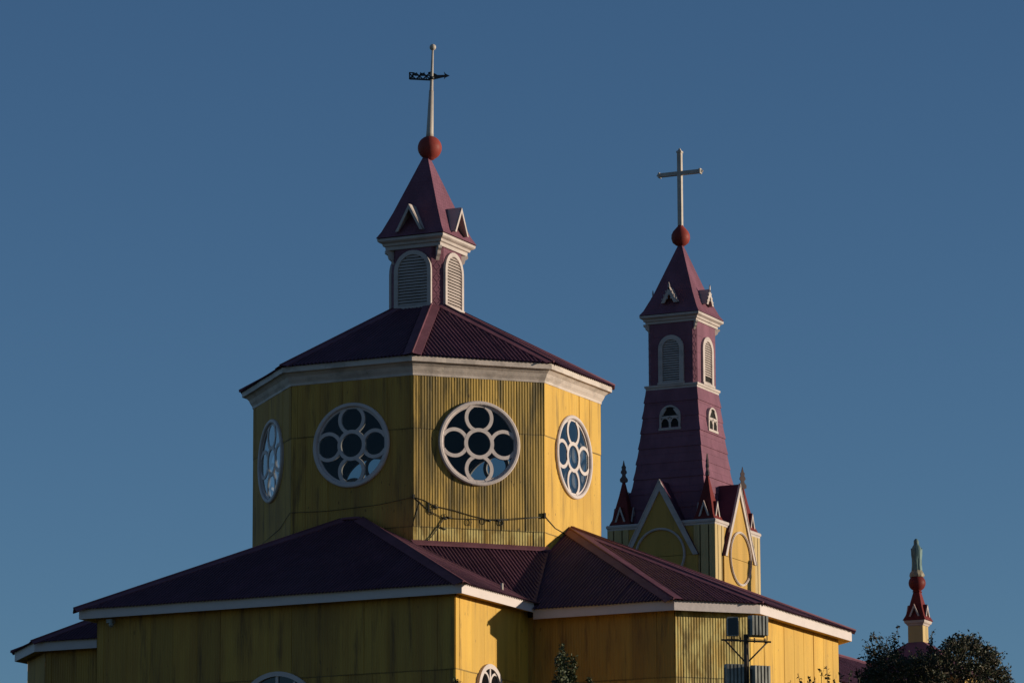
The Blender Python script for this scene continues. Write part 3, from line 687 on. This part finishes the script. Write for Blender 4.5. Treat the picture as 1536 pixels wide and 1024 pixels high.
belfry = mb.build('belfry', 'spire', bt)
for i, n in enumerate(DIRS): louver('louvered_opening', T0 + n * bh + Z * 36.14, fr(n), n, 1.20, 2.18, .20, belfry, deep=.10, nsl=18, broken=(i == 1))
S4 = [(TX - bh, TY - bh), (TX + bh, TY - bh), (TX + bh, TY + bh), (TX - bh, TY + bh)]; zc = 38.88
mb = MB(); mb.sweep(S4, [(-.3, zc - .02), (.04, zc), (.05, zc + .10), (.11, zc + .12), (.13, zc + .20), (.20, zc + .24), (.24, zc + .27), (.25, zc + .36), (.18, zc + .38), (-.3, zc + .39)]); mb.build('belfry_cornice', 'white_old', belfry)
for sx in (1, -1):
    for sy in (1, -1):
        mb = MB(); d = V((sx, sy, 0)).normalized(); u = d.cross(Z); c = V((TX + sx * (bh - bc / 2), TY + sy * (bh - bc / 2), zc))
        mb.prism([(-.02, 0), (.26, 0), (.26, -.08), (.18, -.13), (.15, -.22), (.06, -.28), (-.02, -.40)], c, d, Z, u, -.05, .05); mb.build('bracket', 'white_old', belfry)
rz = zc + .39
mb = MB(); mb.loft([sq(TX, TY, h, rz + z) for h, z in ((1.43, 0), (1.28, .22), (.95, .95), (.10, 3.28))]); br = mb.build('belfry_roof', 'tiles', bt)
for n in DIRS: gablet('dormer', T0 + n * 1.36 + Z * 40.44, fr(n), n, .37, .70, .85, br, 'white_old', .135, True)
mb = MB(); mb.lathe((TX, TY, 43.0), [(.10, -.48), (.16, -.44), (.22, -.42), (.36, -.30), (.42, -.12), (.41, .05), (.34, .20), (.22, .34), (.13, .44), (.08, .52)], 24); mb.build('finial_ball', 'redball', br)
# cross
cr = empty('cross', (TX, TY, 43.45), 'tall white metal cross with pointed ends, standing on the red ball of the bell tower', 'cross')
mb = MB(); X_, Y_ = V((1, 0, 0)), V((0, 1, 0))
hw = .095; mb.box((TX, TY, 45.1), X_, Y_, Z, hw, hw, 1.72)
mb.loft([sq(TX, TY, hw * 1.25, 46.78), sq(TX, TY, hw * 1.25, 46.86), sq(TX, TY, hw * .8, 46.88), sq(TX, TY, .015, 47.0)]); mb.build('upright', 'mast', cr)
mb = MB(); zc_ = 45.85
for s_ in (-1, 1):
    mb.box((TX + s_ * (hw + .43), TY, zc_), X_, Y_, Z, .43, hw * .9, hw * .9)
    def rg_(x, h): return [(TX + s_ * x, TY - h, zc_ - h), (TX + s_ * x, TY + h, zc_ - h), (TX + s_ * x, TY + h, zc_ + h), (TX + s_ * x, TY - h, zc_ + h)]
    mb.loft([rg_(.95, hw * 1.2), rg_(1.02, hw * 1.2), rg_(1.03, hw * .8), rg_(1.13, .012)])
mb.build('crossbar', 'mast', cr)

# ------------------------------------------------------------------ facade turret and statue
SX, SY = .80, 46.0; S0 = V((SX, SY, 0))
tu = empty('statue_turret', (SX, SY, 8.6), 'small cream turret with a red flared roof and red ball, rising behind the right tree', 'turret')
mb = MB(); mb.abox(SX - 2.6, SX + 2.6, SY - 1.6, SY + 1.6, GZ, 23.3); mb.build('gable_wall', 'yellow_tower', tu)
mb = MB(); mb.loft([[(SX - 2.9, SY - 1.9, 23.1), (SX + 2.9, SY - 1.9, 23.1), (SX + 2.9, SY + 1.9, 23.1), (SX - 2.9, SY + 1.9, 23.1)], sq(SX, SY, .36, 24.78)]); mb.build('turret_skirt', 'spire', tu)
mb = MB(); mb.loft([sq(SX, SY, .345, 24.6), sq(SX, SY, .34, 25.6)]); mb.build('turret_shaft', 'cream_wall', tu)
mb = MB(); mb.sweep([(SX - .34, SY - .34), (SX + .34, SY - .34), (SX + .34, SY + .34), (SX - .34, SY + .34)], [(0, 25.50), (.03, 25.52), (.05, 25.57), (.11, 25.62), (.13, 25.68), (.14, 25.73), (-.2, 25.75)]); mb.build('cornice', 'white_old', tu)
mb = MB(); mb.loft([sq(SX, SY, h, 25.74 + z) for h, z in ((.52, 0), (.42, .20), (.30, .55), (.16, 1.16), (.14, 1.24), (.17, 1.27), (.13, 1.34))]); ro = mb.build('turret_roof', 'red', tu)
for n in DIRS: gablet('gablet', S0 + n * .44 + Z * 26.42, fr(n), n, .22, .52, .25, ro, 'red', .05)
mb = MB(); mb.lathe((SX, SY, 27.40), [(.10, -.42), (.16, -.36)] + [(.375 * math.sin(R_(t)), -.36 * math.cos(R_(t))) for t in range(30, 151, 10)] + [(.1, .36)], 24); mb.build('turret_ball', 'red', tu)
mb = MB(); rnd = random.Random(3); rk = []
for z, r in ((27.66, .30), (27.74, .33), (27.84, .29), (27.93, .24), (27.97, .2)): rk.append([(SX + r * rnd.uniform(.88, 1.1) * math.cos(2 * math.pi * k / 12), SY + r * rnd.uniform(.88, 1.1) * math.sin(2 * math.pi * k / 12), z) for k in range(12)])
mb.loft(rk); mb.build('rock_base', 'rock', tu)
# statue: veiled robed figure seen from behind, one continuous body
st = MB(); seg = 40; rings = []
zs_ = [(0, .215, .19, 1), (.05, .22, .20, 1), (.25, .205, .19, 1), (.5, .21, .20, .9), (.72, .235, .20, .7), (.86, .24, .19, .5), (.98, .215, .165, .35), (1.07, .175, .14, .25), (1.14, .125, .12, .15), (1.19, .108, .115, .08), (1.25, .112, .122, .05), (1.32, .108, .122, 0), (1.38, .082, .095, 0), (1.42, .04, .05, 0)]
fd = V((-.25, 1, 0)).normalized(); rt_ = V((fd.y, -fd.x, 0))
for z, a_, b_, k in zs_:
    rg = []
    for i in range(seg):
        t = 2 * math.pi * i / seg; m_ = 1 + k * (.075 * math.sin(t * 7 + z * 1.2) + .04 * math.sin(t * 13 - z * 2))
        fwd = .07 * max(0, math.sin(t)) * (1 if .7 < z < 1.02 else 0)
        p = rt_ * (a_ * m_ * math.cos(t)) + fd * (b_ * m_ * math.sin(t) + fwd); rg.append((SX + p.x, SY + p.y, 27.93 + z))
    rings.append(rg)
st.loft(rings, True, True)
so_ = empty('statue', (SX, SY, 27.9), 'verdigris statue of a veiled figure in a long robe, standing atop the small red turret', 'statue')
st.build('robed_figure', 'patina', so_)
hd = MB()
for sx in (-1, 1):
    p0 = V((SX, SY, 27.93)) + rt_ * (sx * .19) + fd * .06; hd.tube([p0 + Z * 1.0, p0 + Z * .80 + fd * .09, p0 + Z * .86 + fd * .17 - rt_ * (sx * .14)], [.065, .06, .035], 10)
hd.build('arm', 'patina', so_)

# ------------------------------------------------------------------ lamp pole with floodlights
PX, PY = 22.1, -25.1; up = V((.902, .432, 0)); un = up.cross(Z)      # un faces the camera
pole = empty('lamp_pole', (PX, PY, gz(PX, PY)), 'rusty steel pole with a braced crossarm, in front of the church corner', 'pole')
P0 = V((PX, PY, 0)); sc = 1.05
mb = MB(); mb.tube([(PX, PY, gz(PX, PY) - .3), (PX, PY, 13), (PX, PY, 16.02)], [.11, .075, .068], 14); mb.build('shaft', 'rust', pole)
ca = (up * .985 + un * .10 - Z * .06).normalized()
mb = MB(); mb.box(P0 + Z * 15.84 + un * .06, ca, Z, ca.cross(Z), .66, .022, .022)
for t in (-.4, -.15, .22, .5): mb.tube([P0 + Z * 15.80 + un * .06 + ca * t, P0 + Z * 15.93 + un * .06 + ca * t], .018, 6)
mb.build('crossarm', 'rust', pole)
for s_ in (-1, 1):
    mb = MB(); mb.tube([P0 + Z * 15.83 + ca * (s_ * .56) + un * .06, P0 + Z * 15.30 + ca * (s_ * .05)], .022, 6); mb.build('brace', 'rust', pole)
mb = MB(); mb.box(P0 + Z * 14.52 + un * .06, ca, Z, ca.cross(Z), .62, .03, .03); mb.build('crossarm', 'rust', pole)
mb = MB(); mb.tube([P0 + un * .10 + up * .03 + Z * 15.9, P0 + un * .11 + up * .05 + Z * 15.2, P0 + un * .10 - up * .02 + Z * 14.3], .012, 6); mb.build('wire', 'cable', pole)
def floodlight(label):
    """housing with cooling ribs on its back (+y local), glass at the front (-y local)"""
    r = empty('floodlight', (0, 0, 0), label, 'floodlight', 'floodlights on the rusty pole')
    X_, Y_ = V((1, 0, 0)), V((0, 1, 0)); W, H = .235, .28
    mb = MB(); rr = .05
    def rrect(w_, h_): return [(w_ - rr + rr * math.cos(t), h_ - rr + rr * math.sin(t)) for t in [R_(k) for k in (0, 30, 60, 90)]] + [(-w_ + rr + rr * math.cos(t), h_ - rr + rr * math.sin(t)) for t in [R_(k) for k in (90, 120, 150, 180)]] + \
        [(-w_ + rr + rr * math.cos(t), -h_ + rr + rr * math.sin(t)) for t in [R_(k) for k in (180, 210, 240, 270)]] + [(w_ - rr + rr * math.cos(t), -h_ + rr + rr * math.sin(t)) for t in [R_(k) for k in (270, 300, 330, 360)]]
    mb.loft([[(x, y, z) for x, z in rrect(w_, h_)] for y, w_, h_ in ((-.10, W, H), (-.07, W + .01, H + .01), (.0, W, H), (.10, W - .02, H - .02), (.15, W - .05, H - .05))]); mb.build('housing', 'housing', r)
    mb = MB()
    for k in range(5): mb.box((-.20 + .10 * k, .13, 0), X_, Y_, Z, .028, .075, H - .02)
    mb.build('cooling_rib', 'housing', r)
    mb = MB(); mb.prism(rrect(W - .03, H - .03), (0, -.102, 0), X_, Z, -Y_, 0, .006); mb.build('lamp_glass', 'lens', r)
    mb = MB()
    for s_ in (-1, 1): mb.box((s_ * (W + .03), .02, -.09), X_, Y_, Z, .008, .02, .27)
    mb.box((0, .02, -.365), X_, Y_, Z, W + .038, .02, .008); mb.build('yoke', 'rust', r)
    return r
FL = [(-.36, 16.20, 4, 'floodlight on the upper crossarm left of the pole, its dark glass facing outward', False),
      (.30, 16.245, 200, 'grey ribbed floodlight on the upper crossarm right of the pole, highest under the eave', True),
      (-.34, 14.93, 190, 'pale grey ribbed floodlight left of the pole below the crossarm, lit on its right edge', True),
      (.33, 14.92, 205, 'grey ribbed floodlight right of the pole below the crossarm, crossed by a wire', True)]
proto = None
for t, z, rz_, lab, back in FL:
    if proto is None: proto = o = floodlight(lab)
    else:
        o = proto.copy(); col.objects.link(o); o['label'] = lab
        for ch in proto.children: c = ch.copy(); col.objects.link(c); c.parent = o
    o.location = P0 + ca * t + un * .06 + Z * z; o.scale = (1, 1, 1) if back else (.62, .7, .9)
    base = math.atan2(-un.x, un.y) + math.pi     # glass (-y) towards the camera when rz_=0
    o.rotation_euler = (0, 0, base + R_(rz_))

# ------------------------------------------------------------------ trees
def at(px, py, dist):
    d = cF * 6514.72 + cR * (px - 768) + cU * (512 - py); return CAM + d * (dist / 6514.72)
def tree(name, label, base, tips, leaf, lm, fork, spread, dens, seed, low=.25, group=None, tw=.09):
    rnd = random.Random(seed); base = V(base); r = empty(name, base, label, 'tree', group)
    t = MB(); t.tube([base - Z * .3, base.lerp(fork, .5) + V((.05, -.04, 0)), fork], [tw * 1.4, tw, tw * .7], 10)
    lf = MB()
    def leafq(p, ax, s_):
        d1 = V((rnd.gauss(0, 1), rnd.gauss(0, 1), rnd.gauss(-.1, .8))).normalized(); d2 = d1.orthogonal().normalized(); d2 = (d2 * math.cos(rnd.random() * 6.28) + d1.cross(d2) * math.sin(rnd.random() * 6.28)); nn = d1.cross(d2)
        a = p; b = p + d1 * s_; m1 = p + d1 * s_ * .45 + d2 * s_ * .28 + nn * s_ * .08; m2 = p + d1 * s_ * .45 - d2 * s_ * .28 + nn * s_ * .08; mid = p + d1 * s_ * .5 
        lf.add([a, m1, b, m2], [(0, 1, 2), (0, 2, 3)])
    for tip in tips:
        tip, rad = tip; st_ = fork.lerp(V(tip), rnd.uniform(0, .15)); h = (V(tip) - st_)
        mid = st_ + h * .5 + V((h.x * .12, h.y * .12, -h.length * .04)) + V((rnd.gauss(0, .05), rnd.gauss(0, .05), 0))
        P = [st_, st_.lerp(mid, .5), mid, mid.lerp(V(tip), .5), V(tip)]
        t.tube(P, [tw * .4, tw * .3, tw * .2, tw * .12, .004], 6)
        Ln = h.length; nl = int(dens * Ln)
        for k in range(nl):
            q = low + (1 - low) * rnd.random() ** .8; x = q * 4; i = min(3, int(x)); p = P[i].lerp(P[i + 1], x - i)
            rr = rad * (1.15 - q) ** .7 * rnd.random() ** .6
            o_ = V((rnd.gauss(0, 1), rnd.gauss(0, 1), rnd.gauss(0, .8))).normalized() * rr
            leafq(p + o_, None, leaf * rnd.uniform(.6, 1.25))
    t.build('trunk', 'bark', r); lf.build('crown', lm, r)
    return r
# broad tree at the lower right: limbs, then leafy twigs spread through an uneven crown volume
rnd = random.Random(21)
b_ = at(1412, 1024, 70); bz = gz(b_.x, b_.y); base = V((b_.x, b_.y, bz)); fork = V((b_.x, b_.y, 7.9))
tr = empty('broadleaf_tree', base, 'dark bushy tree with loose twiggy crown at lower right, in front of the statue turret', 'tree')
tm, lf = MB(), MB(); tm.tube([base - Z * .3, base.lerp(fork, .5) + V((.06, -.05, 0)), fork], [.15, .11, .085], 10)
CX = [1296, 1318, 1330, 1345, 1360, 1378, 1398, 1412, 1430, 1445, 1460, 1475, 1490, 1500, 1512]
CY = [1022, 1000, 988, 984, 994, 986, 990, 976, 962, 961, 964, 974, 984, 1002, 1030]
holes = [(rnd.uniform(1300, 1500), rnd.uniform(960, 1010), rnd.uniform(3, 6)) for _ in range(22)]
def leaf_at(p, s_):
    d1 = V((rnd.gauss(0, 1), rnd.gauss(0, 1), rnd.gauss(.1, .8))).normalized(); d2 = d1.orthogonal().normalized(); k = rnd.random() * 6.28
    d2 = d2 * math.cos(k) + d1.cross(d2) * math.sin(k); nn = d1.cross(d2)
    lf.add([p, p + d1 * s_ * .45 + d2 * s_ * .27 + nn * s_ * .1, p + d1 * s_, p + d1 * s_ * .45 - d2 * s_ * .27 + nn * s_ * .1], [(0, 1, 2), (0, 2, 3)])
def twig(p, d, L, n, s_, rr=.02):
    m_ = p + d * (L * .5) + V((rnd.gauss(0, .05), rnd.gauss(0, .05), rnd.gauss(0, .03))) * (L * 2); e_ = p + d * L + V((rnd.gauss(0, .1), rnd.gauss(0, .1), -.05)) * L
    tm.tube([p, m_, e_], [.008, .006, .003], 4)
    for k in range(n):
        t = rnd.random() ** .8; q = p.lerp(m_, t * 2) if t < .5 else m_.lerp(e_, t * 2 - 1)
        leaf_at(q + V((rnd.gauss(0, 1), rnd.gauss(0, 1), rnd.gauss(0, 1))) * rr, s_ * rnd.uniform(.55, 1.35))
cc = at(1410, 1050, 70)
for k in range(1750):
    x = rnd.uniform(1300, 1510); top = float(np.interp(x, CX, CY)); y = top + abs(rnd.gauss(0, 34)) + 3
    if any((x - a) ** 2 + (y - b) ** 2 < c * c for a, b, c in holes) and rnd.random() < .85: continue
    hw = math.sqrt(max(.05, 1 - ((x - 1405) / 112) ** 2)); p = at(x, y, 70 + rnd.uniform(-1.1, 1.1) * hw)
    out = (p - cc).normalized(); d = (out * .7 + V((rnd.gauss(0, .6), rnd.gauss(0, .6), rnd.gauss(.25, .5)))).normalized()
    twig(p, d, rnd.uniform(.08, .26), rnd.randint(5, 11), .055)
for k in range(90):
    t = rnd.random() * 6.28; q = rnd.random() ** .5; p = at(1319 + 20 * q * math.cos(t) + rnd.gauss(0, 3), 986 + 30 * q * math.sin(t), 70 + rnd.uniform(-.3, .3)); twig(p, V((rnd.gauss(-.1, .5), rnd.gauss(0, .5), rnd.gauss(.5, .4))).normalized(), rnd.uniform(.06, .2), rnd.randint(3, 7), .052)
for x, y0, y1, lean in [(1308, 948, 1010, -.2), (1300, 966, 1012, -.4), (1322, 962, 1006, .1), (1313, 975, 1015, -.1), (1347, 936, 990, .25), (1341, 957, 995, -.2), (1352, 962, 995, .1), (1297, 985, 1018, -.3), (1398, 944, 990, .05), (1395, 962, 990, -.2), (1437, 949, 970, .1), (1428, 956, 975, -.2),
                        (1461, 953, 975, -.15), (1467, 962, 980, .3), (1482, 970, 990, .3), (1491, 976, 996, .2), (1505, 1000, 1024, .3), (1448, 955, 970, .2), (1330, 968, 1000, .3), (1288, 1004, 1024, -.3)]:
    p0, p1 = at(x - lean * (y1 - y0) * .6, y1, 70), at(x, y0, 70); L = (p1 - p0).length
    for q in range(9):
        t = q / 9; c = p0.lerp(p1, t) + V((rnd.gauss(0, .02), rnd.gauss(0, .02), 0)); d = (p1 - p0).normalized() * .8 + V((rnd.gauss(0, .8), rnd.gauss(0, .8), rnd.gauss(0, .4)))
        twig(c, d.normalized(), rnd.uniform(.04, .15) * (1.25 - t), rnd.randint(4, 8), .052, .02)
    twig(p0, (p1 - p0).normalized(), L, 18, .052, .02)
for k in range(26):
    x = rnd.uniform(1305, 1500); q = at(x, float(np.interp(x, CX, CY)) + rnd.uniform(8, 40), 70 + rnd.uniform(-.8, .8)); m_ = fork.lerp(q, .5) + V((rnd.gauss(0, .08), rnd.gauss(0, .08), -.15)); tm.tube([fork - Z * .1, m_, q], [.04, .022, .008], 6)
tm.build('trunk', 'bark', tr); lf.build('crown', 'leaf', tr)
tips = [(at(1240, 998, 62), .03), (at(1232, 1004, 62), .025), (at(1197, 1009, 62), .04), (at(1213, 1016, 62), .03), (at(1222, 1014, 62), .03), (at(1262, 1010, 62), .05), (at(1276, 1004, 62), .05), (at(1251, 1018, 62), .07), (at(1185, 1022, 62), .03), (at(1290, 1014, 62), .08)]
b_ = at(1245, 1024, 62); tree('young_tree', 'thin twiggy young tree whose sparse shoots rise before the sunlit yellow end wall', (b_.x, b_.y, gz(b_.x, b_.y)), tips, .055, 'leaf', V((b_.x, b_.y, 7.2)), 1, 26, 8, .5, tw=.05)
tips = [(at(843, 966, 100), .16), (at(838, 980, 99.8), .24), (at(860, 984, 100), .26), (at(850, 984, 100.3), .32), (at(846, 994, 100), .34), (at(853, 1000, 100), .36), (at(845, 1000, 99.6), .26), (at(858, 1004, 100), .24), (at(834, 1012, 100), .22), (at(885, 1014, 100), .10), (at(888, 1022, 100), .12), (at(850, 1020, 99.7), .3), (at(866, 1024, 100), .2)]
b_ = at(852, 1024, 100); tree('slender_tree', 'slender leafy treetop with glossy leaves in front of the shaded yellow wall', (b_.x, b_.y, gz(b_.x, b_.y)), tips, .085, 'leaf2', V((b_.x, b_.y, 10.2)), 1, 150, 12, .4)
tips = [(at(683, 1015, 80), .04), (at(679, 1020, 80), .05), (at(688, 1022, 80), .05), (at(672, 1026, 80), .08)]
b_ = at(680, 1030, 80); tree('sapling', 'tip of a small sapling at the bottom edge below the sunlit wall corner', (b_.x, b_.y, gz(b_.x, b_.y)), tips, .06, 'leaf', V((b_.x, b_.y, 8.6)), 1, 40, 15, .5, tw=.04)
